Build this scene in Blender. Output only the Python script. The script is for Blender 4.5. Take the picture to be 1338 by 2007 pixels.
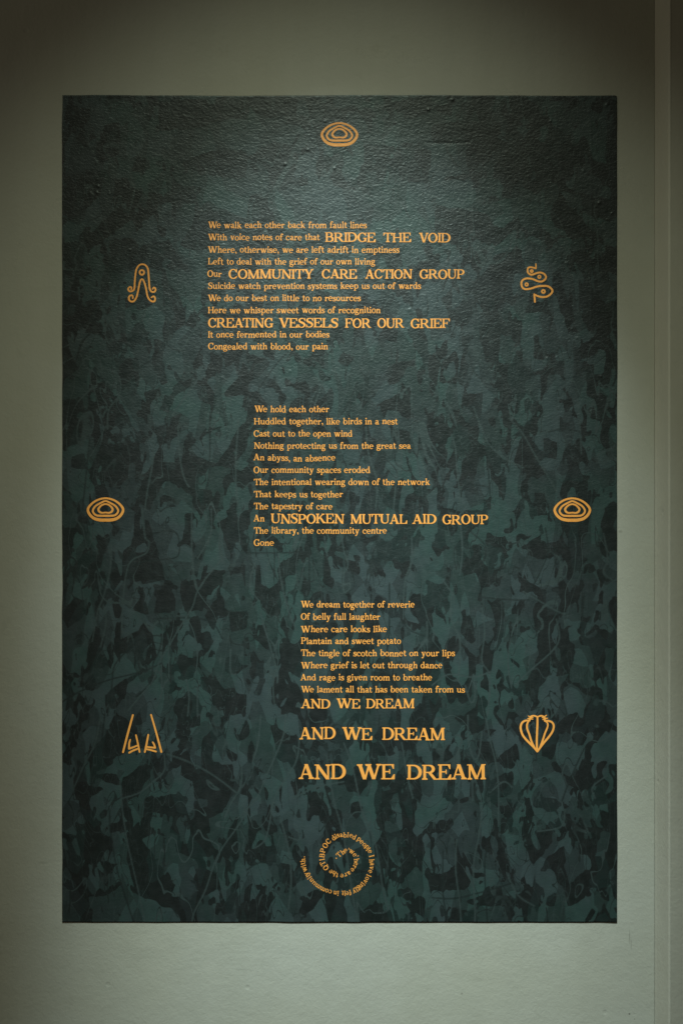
import bpy, math, random
import numpy as np
from mathutils import Vector
from mathutils.geometry import delaunay_2d_cdt

for o in list(bpy.data.objects):
    bpy.data.objects.remove(o)
S = bpy.context.scene
COL = S.collection
R = math.radians

# ------------------------------------------------------------------ camera, light, exposure
D = 3.0                      # camera to wall, metres; 1000 photo pixels = 1 metre on the wall
EYE = 1.5
cam = bpy.data.objects.new('camera', bpy.data.cameras.new('camera'))
COL.objects.link(cam)
cam.location = (0, -D, EYE)
cam.rotation_euler = (R(90), 0, 0)
cam.data.sensor_width = 36
cam.data.lens = 36 * D / 2.007
cam.data.clip_end = 100
S.camera = cam

world = bpy.data.worlds.new('World')
S.world = world
world.use_nodes = True
bg = world.node_tree.nodes['Background']
bg.inputs[0].default_value = (1.0, 0.86, 0.60, 1)
bg.inputs[1].default_value = 0.040

def lamp(name, kind, loc, target, energy, color, **kw):
    l = bpy.data.lights.new(name, kind)
    l.energy = energy
    l.color = color
    for k, v in kw.items():
        setattr(l, k, v)
    o = bpy.data.objects.new(name, l)
    COL.objects.link(o)
    o.location = loc
    o.rotation_euler = (Vector(target) - Vector(loc)).to_track_quat('-Z', 'Y').to_euler()
    return o

# three gallery spotlights on one ceiling track above and in front of the poster
lamp('track_spotlight', 'SPOT', (-0.082, -1.389, EYE + 2.113), (0.031, 0, EYE - 0.10), 335, (0.86, 1.0, 0.92),
     spot_size=2 * 0.266, spot_blend=1.0, shadow_soft_size=0.04)
lamp('track_spotlight', 'SPOT', (0.068, -1.389, EYE + 2.113), (0.093, 0, EYE - 1.159), 385, (0.84, 1.0, 0.95),
     spot_size=2 * 0.239, spot_blend=1.0, shadow_soft_size=0.04)
lamp('track_spotlight', 'SPOT', (-0.012, -1.389, EYE + 2.113), (-0.029, 0, EYE - 0.80), 94, (0.94, 1.0, 0.74),
     spot_size=2 * 0.525, spot_blend=1.0, shadow_soft_size=0.04)
# added warm fill for the room's ambient light, set left to avoid poster sheen
lamp('fill_light', 'AREA', (-6.0, -1.9, EYE + 0.3), (0.0, 0, EYE), 24, (1.0, 0.86, 0.60), size=2.4)

S.view_settings.view_transform = 'Standard'
S.view_settings.look = 'None'
S.view_settings.exposure = 0.0
S.view_settings.gamma = 1.0
S.view_settings.use_curve_mapping = False

# ------------------------------------------------------------------ helpers
def px(x, y):
    """photo pixel -> metres on the wall (X, Z)"""
    return (x - 669) / 1000.0, EYE + (1003.5 - y) / 1000.0

def tag(o, label, cat=None, group=None, kind=None):
    if label: o['label'] = label
    if cat: o['category'] = cat
    if group: o['group'] = group
    if kind: o['kind'] = kind
    return o

def mesh_obj(name, verts, faces, mat, parent=None, smooth=False):
    me = bpy.data.meshes.new(name)
    me.from_pydata([tuple(v) for v in verts], [], [tuple(f) for f in faces])
    me.materials.append(mat)
    me.validate()
    me.update()
    o = bpy.data.objects.new(name, me)
    COL.objects.link(o)
    if parent: o.parent = parent
    if smooth:
        for p in me.polygons: p.use_smooth = True
    return o

class NT:
    """tiny node-tree writer"""
    def __init__(self, name):
        self.m = bpy.data.materials.new(name)
        self.m.use_nodes = True
        self.t = self.m.node_tree
        self.t.nodes.clear()
    def n(self, kind, **kw):
        nd = self.t.nodes.new(kind)
        for k, v in kw.items(): setattr(nd, k, v)
        return nd
    def put(self, sock, v):
        if hasattr(v, 'is_output'): self.t.links.new(v, sock)
        elif v is not None: sock.default_value = v
    def math(self, op, a, b=None, c=None, clamp=False):
        nd = self.n('ShaderNodeMath', operation=op, use_clamp=clamp)
        for i, v in enumerate((a, b, c)):
            if v is not None: self.put(nd.inputs[i], v)
        return nd.outputs[0]
    def vmath(self, op, a, b=None):
        nd = self.n('ShaderNodeVectorMath', operation=op)
        self.put(nd.inputs[0], a)
        if b is not None: self.put(nd.inputs[1], b)
        return nd.outputs[0]
    def noise(self, vec, scale, detail=2.0, rough=0.5, dist=0.0, color=False):
        nd = self.n('ShaderNodeTexNoise')
        self.put(nd.inputs['Vector'], vec)
        nd.inputs['Scale'].default_value = scale
        nd.inputs['Detail'].default_value = detail
        nd.inputs['Roughness'].default_value = rough
        nd.inputs['Distortion'].default_value = dist
        return nd.outputs['Color' if color else 'Fac']
    def step(self, v, a, b, lo=0.0, hi=1.0):
        nd = self.n('ShaderNodeMapRange', interpolation_type='SMOOTHSTEP')
        self.put(nd.inputs[0], v)
        nd.inputs[1].default_value = a; nd.inputs[2].default_value = b
        nd.inputs[3].default_value = lo; nd.inputs[4].default_value = hi
        return nd.outputs[0]
    def mix(self, f, a, b):
        nd = self.n('ShaderNodeMix', data_type='RGBA')
        self.put(nd.inputs[0], f); self.put(nd.inputs[6], a); self.put(nd.inputs[7], b)
        return nd.outputs[2]
    def pos(self):
        return self.n('ShaderNodeNewGeometry').outputs['Position']
    def attr(self, name):
        return self.n('ShaderNodeAttribute', attribute_name=name).outputs['Fac']
    def bump(self, h, dist, strength=1.0, normal=None):
        nd = self.n('ShaderNodeBump')
        nd.inputs['Strength'].default_value = strength
        nd.inputs['Distance'].default_value = dist
        self.put(nd.inputs['Height'], h)
        if normal is not None: self.put(nd.inputs['Normal'], normal)
        return nd.outputs[0]
    def done(self, color, rough, spec=0.5, normal=None, tint=None):
        p = self.n('ShaderNodeBsdfPrincipled')
        out = self.n('ShaderNodeOutputMaterial')
        self.put(p.inputs['Base Color'], color)
        self.put(p.inputs['Roughness'], rough)
        p.inputs['Specular IOR Level'].default_value = spec
        if tint: p.inputs['IOR'].default_value = 1.52
        if tint: p.inputs['Specular Tint'].default_value = tint
        if normal is not None: self.put(p.inputs['Normal'], normal)
        self.t.links.new(p.outputs[0], out.inputs[0])
        return self.m

def paper_height(t):
    """the uneven paper: fibrous plaster showing through, a few creases and pimples"""
    P = t.pos()
    mp = t.n('ShaderNodeMapping')
    t.put(mp.inputs['Vector'], P)
    mp.inputs['Rotation'].default_value = (0, R(-24), 0)
    mp.inputs['Scale'].default_value = (0.78, 1.0, 1.2)
    Q = mp.outputs[0]
    a = t.noise(Q, 190, 3.0, 0.62, 0.4)
    b = t.noise(Q, 38, 2.0, 0.55, 0.3)
    c = t.noise(P, 7, 2.0, 0.5)
    h = t.math('ADD', t.math('MULTIPLY', a, 0.75), t.math('MULTIPLY', b, 0.6))
    h = t.math('ADD', h, t.math('MULTIPLY', c, 1.3))
    z = t.n('ShaderNodeSeparateXYZ'); t.put(z.inputs[0], P)
    # the paper was smoothed down better towards the bottom
    return t.math('MULTIPLY', h, t.step(z.outputs[2], EYE - 0.35, EYE + 0.62, 0.32, 1.0))

# ------------------------------------------------------------------ materials
def wall_material(name, base, warm, marks=()):
    t = NT(name)
    P = t.pos()
    c = t.noise(P, 2.2, 4.0, 0.55)
    col = t.mix(t.step(c, 0.3, 0.7), base, warm)
    sp = t.noise(P, 420, 2.0, 0.6)
    col = t.mix(t.step(sp, 0.35, 0.65, 0, 0.10), col, (base[0] * .7, base[1] * .7, base[2] * .7, 1))
    mr = t.n('ShaderNodeMapping'); t.put(mr.inputs['Vector'], P)
    mr.inputs['Scale'].default_value = (1.0, 1.0, 0.10)
    roll = t.noise(mr.outputs[0], 13, 3.0, 0.6)          # upright roller passes
    col = t.mix(t.step(roll, 0.35, 0.68, 0, 0.13), col, (base[0] * .72, base[1] * .73, base[2] * .70, 1))
    blot = t.noise(P, 31, 4.0, 0.62, 0.8)
    col = t.mix(t.step(blot, 0.60, 0.72, 0, 0.10), col, (base[0] * .55, base[1] * .54, base[2] * .48, 1))
    for x, z, rx, rz, amt in marks:                      # scuffs and chips: soft spots where they are
        m = t.n('ShaderNodeMapping'); t.put(m.inputs['Vector'], P)
        m.inputs['Location'].default_value = (-x / rx, 0, -z / rz)
        m.inputs['Scale'].default_value = (1 / rx, 0, 1 / rz)
        wv = t.vmath('ADD', m.outputs[0], t.vmath('MULTIPLY', t.noise(P, 300, 2.0, 0.6, color=True), (0.5, 0.0, 0.5)))
        ln = t.n('ShaderNodeVectorMath', operation='LENGTH'); t.put(ln.inputs[0], wv)
        col = t.mix(t.step(ln.outputs['Value'], 0.5, 1.25, amt, 0.0), col, (0.12, 0.115, 0.10, 1))
    h = t.math('ADD', t.math('MULTIPLY', t.noise(P, 130, 3.0, 0.6, 0.5), 0.6),
               t.math('MULTIPLY', t.noise(P, 22, 2.0, 0.5), 1.2))
    h = t.math('ADD', h, t.math('MULTIPLY', roll, 1.3))
    dv = t.n('ShaderNodeTexVoronoi'); t.put(dv.inputs['Vector'], P); dv.inputs['Scale'].default_value = 9
    h = t.math('ADD', h, t.step(dv.outputs['Distance'], 0.02, 0.06, -0.5, 0.0))
    return t.done(col, 0.75, 0.25, t.bump(h, 0.0010, 0.8))

MARKS = [(px(1233, 1987)[0], px(0, 1987)[1], 0.0022, 0.0016, 0.9), (px(1243, 1997)[0], px(0, 1997)[1], 0.0012, 0.0016, 0.5),
         (px(1233, 1832)[0], px(0, 1832)[1], 0.0010, 0.016, 0.35), (px(1236, 1848)[0], px(0, 1848)[1], 0.0010, 0.012, 0.35),
         (px(1216, 1041)[0], px(0, 1041)[1], 0.004, 0.003, 0.30), (px(88, 1690)[0], px(0, 1690)[1], 0.010, 0.0025, 0.18),
         (px(480, 1900)[0], px(0, 1900)[1], 0.014, 0.002, 0.15), (px(905, 1947)[0], px(0, 1947)[1], 0.0022, 0.0022, 0.4)]
M_WALL = wall_material('painted_plaster', (0.455, 0.475, 0.435, 1), (0.432, 0.445, 0.385, 1), MARKS)
M_PIL = wall_material('pilaster_paint', (0.465, 0.475, 0.425, 1), (0.445, 0.45, 0.39, 1))
M_EDGE_LIT = wall_material('lit_corner_paint', (0.54, 0.555, 0.51, 1), (0.52, 0.53, 0.475, 1))  # pilaster paint made lighter, standing in for light bounced onto the strip

def ink_material():
    t = NT('orange_ink')
    P = t.pos()
    a = t.noise(P, 55, 3.0, 0.6)
    col = t.mix(t.step(a, 0.3, 0.7), (0.95, 0.405, 0.080, 1), (0.90, 0.37, 0.070, 1))
    s = t.noise(P, 260, 2.0, 0.5)
    col = t.mix(t.step(s, 0.68, 0.75, 0, 0.22), col, (0.33, 0.14, 0.04, 1))
    return t.done(col, 0.46, 0.9, t.bump(paper_height(t), 0.0016, 0.3))
M_INK = ink_material()

def print_material():
    t = NT('printed_paper')
    P = t.pos()
    mp = t.n('ShaderNodeMapping')
    t.put(mp.inputs['Vector'], P)
    mp.inputs['Scale'].default_value = (1.0, 1.0, 0.54)
    Q = mp.outputs[0]
    wob = t.noise(Q, 11, 1.5, 0.5, color=True)
    wob = t.vmath('SUBTRACT', wob, (0.5, 0.5, 0.5))
    sc = t.n('ShaderNodeVectorMath', operation='SCALE')
    t.put(sc.inputs[0], wob); sc.inputs['Scale'].default_value = 0.07
    W = t.vmath('ADD', Q, sc.outputs[0])
    F = t.attr('print_tone')
    V = t.attr('print_vine')
    n1 = t.noise(W, 25, 0.5, 0.5, 0.8)
    n2 = t.noise(W, 60, 0.4, 0.5, 0.8)
    busy = t.step(t.noise(P, 8.0, 1.0, 0.5), 0.44, 0.58, 0.7, 2.3)
    v = t.math('ADD', t.math('MULTIPLY', t.math('SUBTRACT', n1, 0.5), 1.7),
               t.math('MULTIPLY', t.math('SUBTRACT', n2, 0.5), busy))
    v = t.math('ADD', v, t.math('MULTIPLY', F, 0.52))
    sharp = t.step(v, -0.008, 0.014)
    soft = t.step(v, -0.22, 0.40)
    mask = t.math('ADD', t.math('MULTIPLY', sharp, 0.84), t.math('MULTIPLY', soft, 0.16))
    # tone drift between sea green and grey violet
    g = t.noise(P, 6.5, 3.0, 0.55, 0.4)
    gt = t.step(g, 0.38, 0.62)
    light = t.mix(gt, (0.0165, 0.040, 0.038, 1), (0.023, 0.038, 0.042, 1))
    vo = t.n('ShaderNodeTexVoronoi')
    t.put(vo.inputs['Vector'], W); vo.inputs['Scale'].default_value = 34
    cell = t.n('ShaderNodeSeparateColor'); t.put(cell.inputs[0], vo.outputs['Color'])
    k2 = t.step(t.noise(Q, 30, 2.0, 0.5), 0.3, 0.7, 0.88, 1.10)
    k2 = t.math('MULTIPLY', k2, t.step(cell.outputs[0], 0.48, 0.58, 1.14, 0.66))
    k3 = t.step(cell.outputs[1], 0.72, 0.80, 1.0, 2.4)
    sca = t.n('ShaderNodeVectorMath', operation='SCALE')
    t.put(sca.inputs[0], light); t.put(sca.inputs['Scale'], k2)
    dark = t.mix(gt, (0.0010, 0.0052, 0.0048, 1), (0.0026, 0.0046, 0.0052, 1))
    scb = t.n('ShaderNodeVectorMath', operation='SCALE')
    t.put(scb.inputs[0], dark); t.put(scb.inputs['Scale'], k3)
    col = t.mix(mask, scb.outputs[0], sca.outputs[0])
    # fine wandering threads: level lines of smooth noise, plus the traced stems
    mq = t.n('ShaderNodeMapping')
    t.put(mq.inputs['Vector'], P)
    mq.inputs['Scale'].default_value = (1.0, 1.0, 0.42)
    mq.inputs['Location'].default_value = (3.1, 0, 7.7)
    l1 = t.noise(mq.outputs[0], 9.5, 1.6, 0.5, 1.7)
    l2 = t.noise(mq.outputs[0], 15.0, 1.2, 0.5, 2.2)
    e1 = t.step(t.math('ABSOLUTE', t.math('SUBTRACT', l1, 0.5)), 0.0045, 0.011, 1, 0)
    e2 = t.step(t.math('ABSOLUTE', t.math('SUBTRACT', l2, 0.57)), 0.0040, 0.010, 1, 0)
    l3 = t.noise(mq.outputs[0], 24.0, 1.0, 0.5, 2.0)
    e3 = t.step(t.math('ABSOLUTE', t.math('SUBTRACT', l3, 0.47)), 0.006, 0.014, 1, 0)
    mid = (0.026, 0.043, 0.044, 1)
    low = (0.005, 0.011, 0.011, 1)
    gate = t.step(t.noise(P, 5.0, 1.0, 0.5), 0.40, 0.60)
    col = t.mix(t.math('MULTIPLY', t.math('MULTIPLY', e1, gate), 0.9), col, mid)
    col = t.mix(t.math('MULTIPLY', e2, 0.9), col, low)
    col = t.mix(t.math('MULTIPLY', t.math('MULTIPLY', e3, t.math('SUBTRACT', 1.0, gate)), 0.55), col, mid)
    col = t.mix(t.math('MULTIPLY', V, 0.85, clamp=True), col, (0.027, 0.044, 0.045, 1))
    col = t.mix(t.math('MULTIPLY', V, -0.85, clamp=True), col, (0.004, 0.010, 0.010, 1))
    h = paper_height(t)
    h = t.math('ADD', h, t.attr('paper_crease'))
    rough = t.step(t.noise(P, 60, 2.0, 0.5), 0.3, 0.7, 0.42, 0.48)
    return t.done(col, rough, 1.0, t.bump(h, 0.0012, 0.9), (0.86, 0.96, 1.0, 1))
M_PRINT = print_material()

# ------------------------------------------------------------------ wall and pilaster
def box(x0, x1, y0, y1, z0, z1):
    v = [(x0, y0, z0), (x1, y0, z0), (x1, y1, z0), (x0, y1, z0),
         (x0, y0, z1), (x1, y0, z1), (x1, y1, z1), (x0, y1, z1)]
    f = [(0, 1, 5, 4), (1, 2, 6, 5), (2, 3, 7, 6), (3, 0, 4, 7), (4, 5, 6, 7), (3, 2, 1, 0)]
    return v, f

WX = 0.6125
v, f = box(-2.2, WX, 0.0, 0.12, 0.0, 3.4)
wall = mesh_obj('gallery_wall', v, f, M_WALL)
tag(wall, 'pale grey-green painted wall behind the dark poem poster', 'wall', kind='structure')

PD = 0.068
v, f = box(WX + 0.0168, 1.9, -PD, 0.12, 0.0, 3.4)
pil = mesh_obj('wall_pilaster', v, f, M_PIL)
tag(pil, 'shallow painted wall step at the right of the poster, standing proud of the wall', 'pilaster')
# its splayed edge, one narrow slanting face with a rounded arris
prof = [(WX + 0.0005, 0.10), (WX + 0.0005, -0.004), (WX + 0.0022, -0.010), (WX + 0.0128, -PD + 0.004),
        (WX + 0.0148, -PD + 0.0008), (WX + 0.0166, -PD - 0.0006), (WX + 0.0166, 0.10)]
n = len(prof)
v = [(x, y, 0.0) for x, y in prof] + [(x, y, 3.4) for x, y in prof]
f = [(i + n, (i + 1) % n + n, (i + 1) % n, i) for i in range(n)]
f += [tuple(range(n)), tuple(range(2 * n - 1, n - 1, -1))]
mesh_obj('edge_strip', v, f, M_EDGE_LIT, pil)

# ------------------------------------------------------------------ the printed sheet
X0, X1, Y0, Y1 = 122.4, 1208.2, 187.2, 1807.4       # sheet edges, photo pixels
ROOT = bpy.data.objects.new('poem_poster', None)
COL.objects.link(ROOT)
bx_, bz_ = px((X0 + X1) / 2, Y1)
ROOT.location = (bx_, 0, bz_)
tag(ROOT, 'tall dark green poem poster with orange lettering and emblems pasted on the wall', 'poster')
SHEET_Y = -0.0010
INK_Y = -0.0013

def loc(x, y):
    X, Z = px(x, y)
    return X - bx_, Z - bz_

# traced layout of the camouflage print: tile origin in photo pixels, coordinates in tenths of a
# 3.696x enlargement; L = pale patch, D = dark patch
TILES = {'A1': (122, 187), 'A2': (484, 187), 'A3': (846, 187), 'B1': (122, 592), 'B2': (484, 592), 'B3': (846, 592),
         'C1': (122, 997), 'C2': (484, 997), 'C3': (846, 997), 'D1': (122, 1402), 'D2': (484, 1402), 'D3': (846, 1402)}
PATCH = {
'A1': """L 29 4 45 4 42 18 34 20 30 14;L 16 28 28 22 26 36 22 44 20 52 10 56 2 58 2 36 10 30 14 40
D 30 22 42 20 42 32 43 42 34 46 28 49 24 44 27 34;L 42 20 49 18 50 38 44 40 43 30;L 36 46 44 40 54 40 52 52 46 58 36 66 30 68 28 52
D 2 60 20 54 28 56 28 70 20 80 14 84 2 86;D 54 44 62 42 62 54 52 54;L 56 42 62 32 71 26 72 46 64 48;D 38 62 48 58 48 68 40 66
L 50 56 70 53 80 60 78 70 64 70 52 66;L 20 82 32 80 34 84 28 90 20 94 4 106 2 94 14 86;D 30 92 42 80 46 86 38 98 30 106 20 112 15 106
L 30 106 40 98 50 90 54 96 50 102 40 104;D 28 110 52 104 56 112 54 126 40 130 28 120;D 2 108 10 106 10 112 4 124
L 32 134 44 130 52 126 52 140 44 144 34 138;D 72 4 134 2 134 18 120 18 112 22 98 24 72 24;L 72 26 98 25 118 18 134 18 134 38 112 42 100 46 84 50 74 48
D 84 50 110 40 134 42 134 60 104 56;L 80 56 98 58 134 62 134 90 104 74 100 66 84 64;D 80 68 92 66 98 78 84 76;L 70 80 80 78 76 96 70 94
L 84 84 96 78 94 100 84 104;D 104 78 134 92 106 110 96 112 86 108;D 68 112 74 116 70 124 62 124;D 52 86 66 82 62 94 54 98""",
'A2': """D 14 34 34 34 36 46 32 62 24 70 16 60 12 48;L 0 46 10 50 16 58 14 70 0 72;L 38 44 48 42 48 56 36 62;D 50 48 66 42 70 50 62 60 54 58
L 0 14 18 18 20 32 0 44;D 0 2 50 2 70 16 50 26 20 16 0 12;D 84 36 134 40 134 52 110 58 100 54;L 84 30 134 14 134 32 100 36
L 22 70 50 64 84 70 110 62 134 66 134 110 60 100 20 96;D 80 86 90 82 90 92 82 94;D 100 6 130 2 134 10 120 16""",
'A3': """L 0 12 24 18 20 20 0 20;D 0 22 24 18 40 22 46 34 24 36 0 34;L 0 36 24 36 26 56 0 60
D 24 40 46 34 74 32 90 42 104 48 94 62 74 72 58 62 40 60 28 58;L 40 50 44 50 44 60 40 60;L 56 63 68 68 70 72 62 68
L 60 74 68 72 73 78 66 86 70 94 66 92 62 86 52 96 44 94 40 88 36 82 46 78;L 0 62 24 62 34 78 30 84 0 78;D 4 80 40 86 44 96 30 104 4 96
L 96 64 110 52 115 50 116 60 121 66 115 72 104 70;L 90 68 108 74 106 80 98 76;D 88 74 98 78 106 86 114 96 104 104 92 94 86 90
D 116 48 130 52 132 66 124 66 118 58;D 110 76 128 76 128 90 118 88;L 106 86 120 88 132 96 130 104 116 98;L 78 122 88 108 94 112 92 124 84 134 80 128
L 60 104 80 104 86 108 76 116 62 110;L 84 96 96 98 102 110 92 108;D 98 116 110 112 116 124 100 128;L 84 4 110 6 120 14 112 30 94 26 84 14
D 56 92 62 90 56 102 46 108;D 44 116 60 114 70 126 60 130 46 126""",
'B1': """L 31 10 38 10 36 18 30 22 29 15;L 53 7 60 5 73 4 73 28 66 25 60 14;L 75 1 82 8 81 14 77 21 76 10;D 80 13 87 17 77 22
L 88 17 98 20 99 28 94 32 88 35 76 33 76 25;L 74 35 90 38 93 45 93 55 88 57 80 48;L 101 8 105 18 108 40 102 57 98 56 97 50 102 40 102 28 101 18
L 60 32 64 40 62 44 68 52 72 62 60 66 55 63 58 48 58 38;L 48 38 56 34 56 40 48 40;D 64 40 68 36 74 46 76 58 72 60 67 50;D 59 66 70 63 72 69 62 71
L 26 42 36 40 39 48 41 64 38 68 34 58 27 50;D 40 42 54 40 55 54 42 66 40 55;D 17 50 24 50 24 62 21 65 17 58;D 26 60 32 58 35 66 30 74 25 68
L 2 60 12 56 17 64 14 69 2 70;D 2 72 16 69 16 78 6 83 1 80;D 1 90 12 85 20 88 22 97 12 100 1 102;L 42 72 54 68 58 74 55 80 49 82
L 66 84 72 78 80 82 78 90 68 90;L 109 53 118 52 120 47 126 48 124 56 118 66 122 84 117 90 107 90 112 72 105 60;L 117 68 130 66 130 74 122 84 118 80
D 118 66 134 50 134 66 120 69;L 92 75 98 70 107 72 106 92 99 100 94 95;D 98 66 106 60 110 66 108 74 100 72
L 108 94 126 86 129 90 122 104 112 116 104 114 92 107 95 103;D 126 92 134 88 134 106 122 120 112 118 120 106;D 66 90 84 90 84 99 71 104
L 72 104 83 98 84 106 83 112 70 117 73 113;D 66 106 71 105 74 112 66 125 58 126 68 114;L 60 100 66 98 70 103 67 112 62 122 59 124 62 110
D 86 116 96 112 106 116 104 124 94 127 88 124;D 72 118 82 116 80 124 72 132 64 150 56 142 60 128 68 124;L 106 122 116 119 122 124 117 127 117 135 100 136 102 128
L 114 136 118 136 118 146 122 128 128 140 134 134 134 150 114 150;D 118 126 124 124 124 130 118 135 116 131;D 98 136 108 136 108 150 94 150
L 2 108 8 104 20 102 16 112 8 112 7 118 3 122;D 8 112 16 110 17 118 12 122 7 120;L 18 118 26 104 24 112 20 120;D 36 96 42 96 45 106 40 114 34 108
L 34 135 46 134 52 140 48 150 38 145;L 5 120 18 122 22 128 18 140 8 138 4 130;D 34 112 46 112 48 128 40 134 36 128""",
'B2': """L 24 33 30 38 24 44 13 60 4 65 1 64 3 58 16 46 20 36;L 28 44 34 42 40 46 42 56 36 60 28 54;L 44 48 50 48 52 54 46 58;L 56 46 66 44 65 52 57 54
L 60 30 68 27 70 34 66 42 58 40;L 22 56 26 58 30 62 38 63 42 68 34 70 26 66;L 56 58 61 56 60 62 52 72 46 74 44 70;L 64 60 76 58 78 64 74 74 72 80 64 77 61 70
D 60 64 63 66 62 74 52 74;L 82 42 96 46 96 54 90 56 84 50;L 100 28 107 30 107 44 102 46 97 54 92 50 99 44;L 108 58 112 62 106 68 98 72 90 74 88 72 94 68
L 72 76 84 68 90 66 92 78 98 82 100 94 94 100 86 92 76 84;D 80 66 86 62 88 70 84 76;L 120 66 130 66 132 74 122 78 118 72;L 120 86 126 84 129 90 122 93 118 90
L 8 64 22 62 24 68 16 70;L 66 110 76 104 80 112 72 118;L 84 112 92 114 92 122 86 120;L 100 110 110 108 110 118 102 120;L 122 112 130 102 128 116 130 132 122 136
L 68 118 84 120 90 136 80 140 70 130;D 0 38 14 42 10 52 0 56;D 84 86 88 88 90 104 84 104;D 104 94 118 94 116 104 106 106;D 96 108 101 110 98 122 92 120""",
'B3': """L 10 20 21 18 21 34 12 36;L 28 28 35 24 38 38 39 55 34 56 28 48;D 36 8 56 6 66 18 52 26 46 34 38 36 35 22;L 50 24 59 30 52 40 49 46 48 38
L 66 8 80 8 79 18 71 28 70 34 66 33;L 67 34 72 40 78 42 86 40 80 50 72 50 67 44;L 64 60 78 52 79 62 77 70 72 65;L 84 54 91 52 94 58 94 64 98 70 92 70 84 64
L 81 68 86 68 91 80 92 94 102 92 102 84 107 90 107 98 98 102 93 114 90 112 91 102 86 94 82 92 83 82;L 97 44 101 42 104 54 112 50 108 62 98 56;L 93 76 97 80 101 76 99 86 95 88
L 36 68 42 66 40 80 38 92 40 100 36 108 33 100 36 84;D 22 68 36 66 37 76 34 84 25 76;D 11 66 19 64 19 70 12 74;L 5 58 22 62 20 76 12 80 8 66
D 16 84 24 82 27 92 24 100 17 94;L 21 78 28 82 27 92 23 86;L 18 112 24 112 24 122 20 128 18 120;L 32 112 38 108 41 120 42 140 36 143 33 134;L 12 134 22 136 36 142 36 150 8 150
L 55 124 62 132 64 142 60 150 52 150 54 136;L 5 122 14 120 16 132 6 136;D 22 114 32 112 32 130 22 130;L 58 88 64 94 63 104 58 118 55 118 57 104;L 58 72 66 78 68 86 62 88 58 82
D 66 98 76 104 82 112 72 120 62 116;L 75 130 82 128 83 136 76 138;L 82 120 92 118 91 134 86 128;L 103 98 112 98 114 106 124 108 122 118 116 124 117 134 132 134 134 124 120 110 116 98
D 80 98 90 102 90 114 82 112;D 118 24 126 26 130 34 122 40 116 34 104 44 104 36;L 120 34 126 36 124 50 117 52;D 48 44 62 46 62 54 50 54""",
'C1': """L 58 1 86 0 88 20 84 26 80 36 72 33 66 24 64 14 60 8;L 70 33 92 25 94 34 92 46 88 52 75 52 74 42;D 60 8 63 9 65 22 70 34 74 42 74 52 63 54 46 50 50 34 60 32 62 22
L 54 28 59 24 63 28 60 31 54 31;L 46 2 53 1 52 14 50 26 42 32 34 28 38 20 44 12;L 32 28 35 26 34 44 29 44 30 34;L 40 28 44 30 42 52 40 46 39 36;D 36 40 40 40 42 52 36 60 34 50
D 88 4 96 2 94 14 94 28 88 22;L 98 18 110 15 115 18 112 28 104 30 96 34;L 110 4 118 2 120 6 113 14 109 11;L 105 30 112 25 118 33 117 44 106 48 106 36;D 104 48 110 44 118 46 108 62 100 58
D 112 10 134 2 134 32 126 24 120 30 116 18;L 117 48 121 46 122 56 122 74 118 72 117 60;L 123 48 130 50 130 66 127 73 123 68;D 87 52 104 54 106 60 102 74 88 74 85 62;D 74 52 85 52 84 58 74 60
L 63 54 74 52 75 58 70 66 66 74 62 70 64 62;L 82 62 86 62 88 74 82 75 84 70;D 68 68 82 60 82 74 68 76;L 44 62 54 58 54 66 50 72 44 70;D 54 58 62 56 62 76 50 74 55 66
L 45 76 52 74 60 78 54 88 44 94 43 84;L 27 72 36 70 38 78 38 92 32 100 24 88;L 66 78 80 76 78 84 74 94 70 106 66 96;D 75 84 86 76 88 84 82 94 74 100
L 88 76 100 74 104 80 110 90 104 88 98 78 92 84 89 84;D 92 80 98 78 102 86 100 94 90 90;L 90 92 96 96 98 104 94 108 86 104;D 60 90 66 92 68 108 62 114 54 112 52 104
L 40 104 52 106 52 112 60 114 48 122 38 128 36 118;L 62 116 68 108 78 122 74 130 64 128 52 138 46 134 50 126;L 48 128 70 128 72 134 60 142 52 150 30 150 44 140;L 62 142 86 131 78 146 74 150 60 150
D 74 134 84 120 88 130 78 134;D 36 132 46 124 46 138 40 134;D 70 110 82 112 80 120 72 118;L 74 104 84 106 82 114 76 110;L 80 120 88 126 86 130 80 124;L 92 126 98 116 101 124 97 128
L 94 128 104 134 108 142 118 150 104 146 96 136;D 86 106 96 110 98 116 90 126 84 116;D 100 122 112 124 118 132 112 138 104 132;L 110 106 119 106 118 118 130 122 134 128 134 136 118 130 110 120
D 118 108 126 106 128 112 134 114 126 120 118 118;D 120 134 134 136 134 144 124 150 118 146;D 98 90 106 90 108 98 100 98;L 112 76 120 80 122 90 130 88 134 92 122 103 116 98 112 88
D 121 75 134 74 134 86 124 86;L 122 70 134 66 134 74 122 74;L 6 86 14 80 22 88 18 108 10 116 5 110;D 10 68 16 66 15 78 8 80;D 10 92 15 88 14 98 11 98;L 4 50 18 48 16 56 10 62 3 64;D 26 64 34 58 38 62 30 68""",
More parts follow.
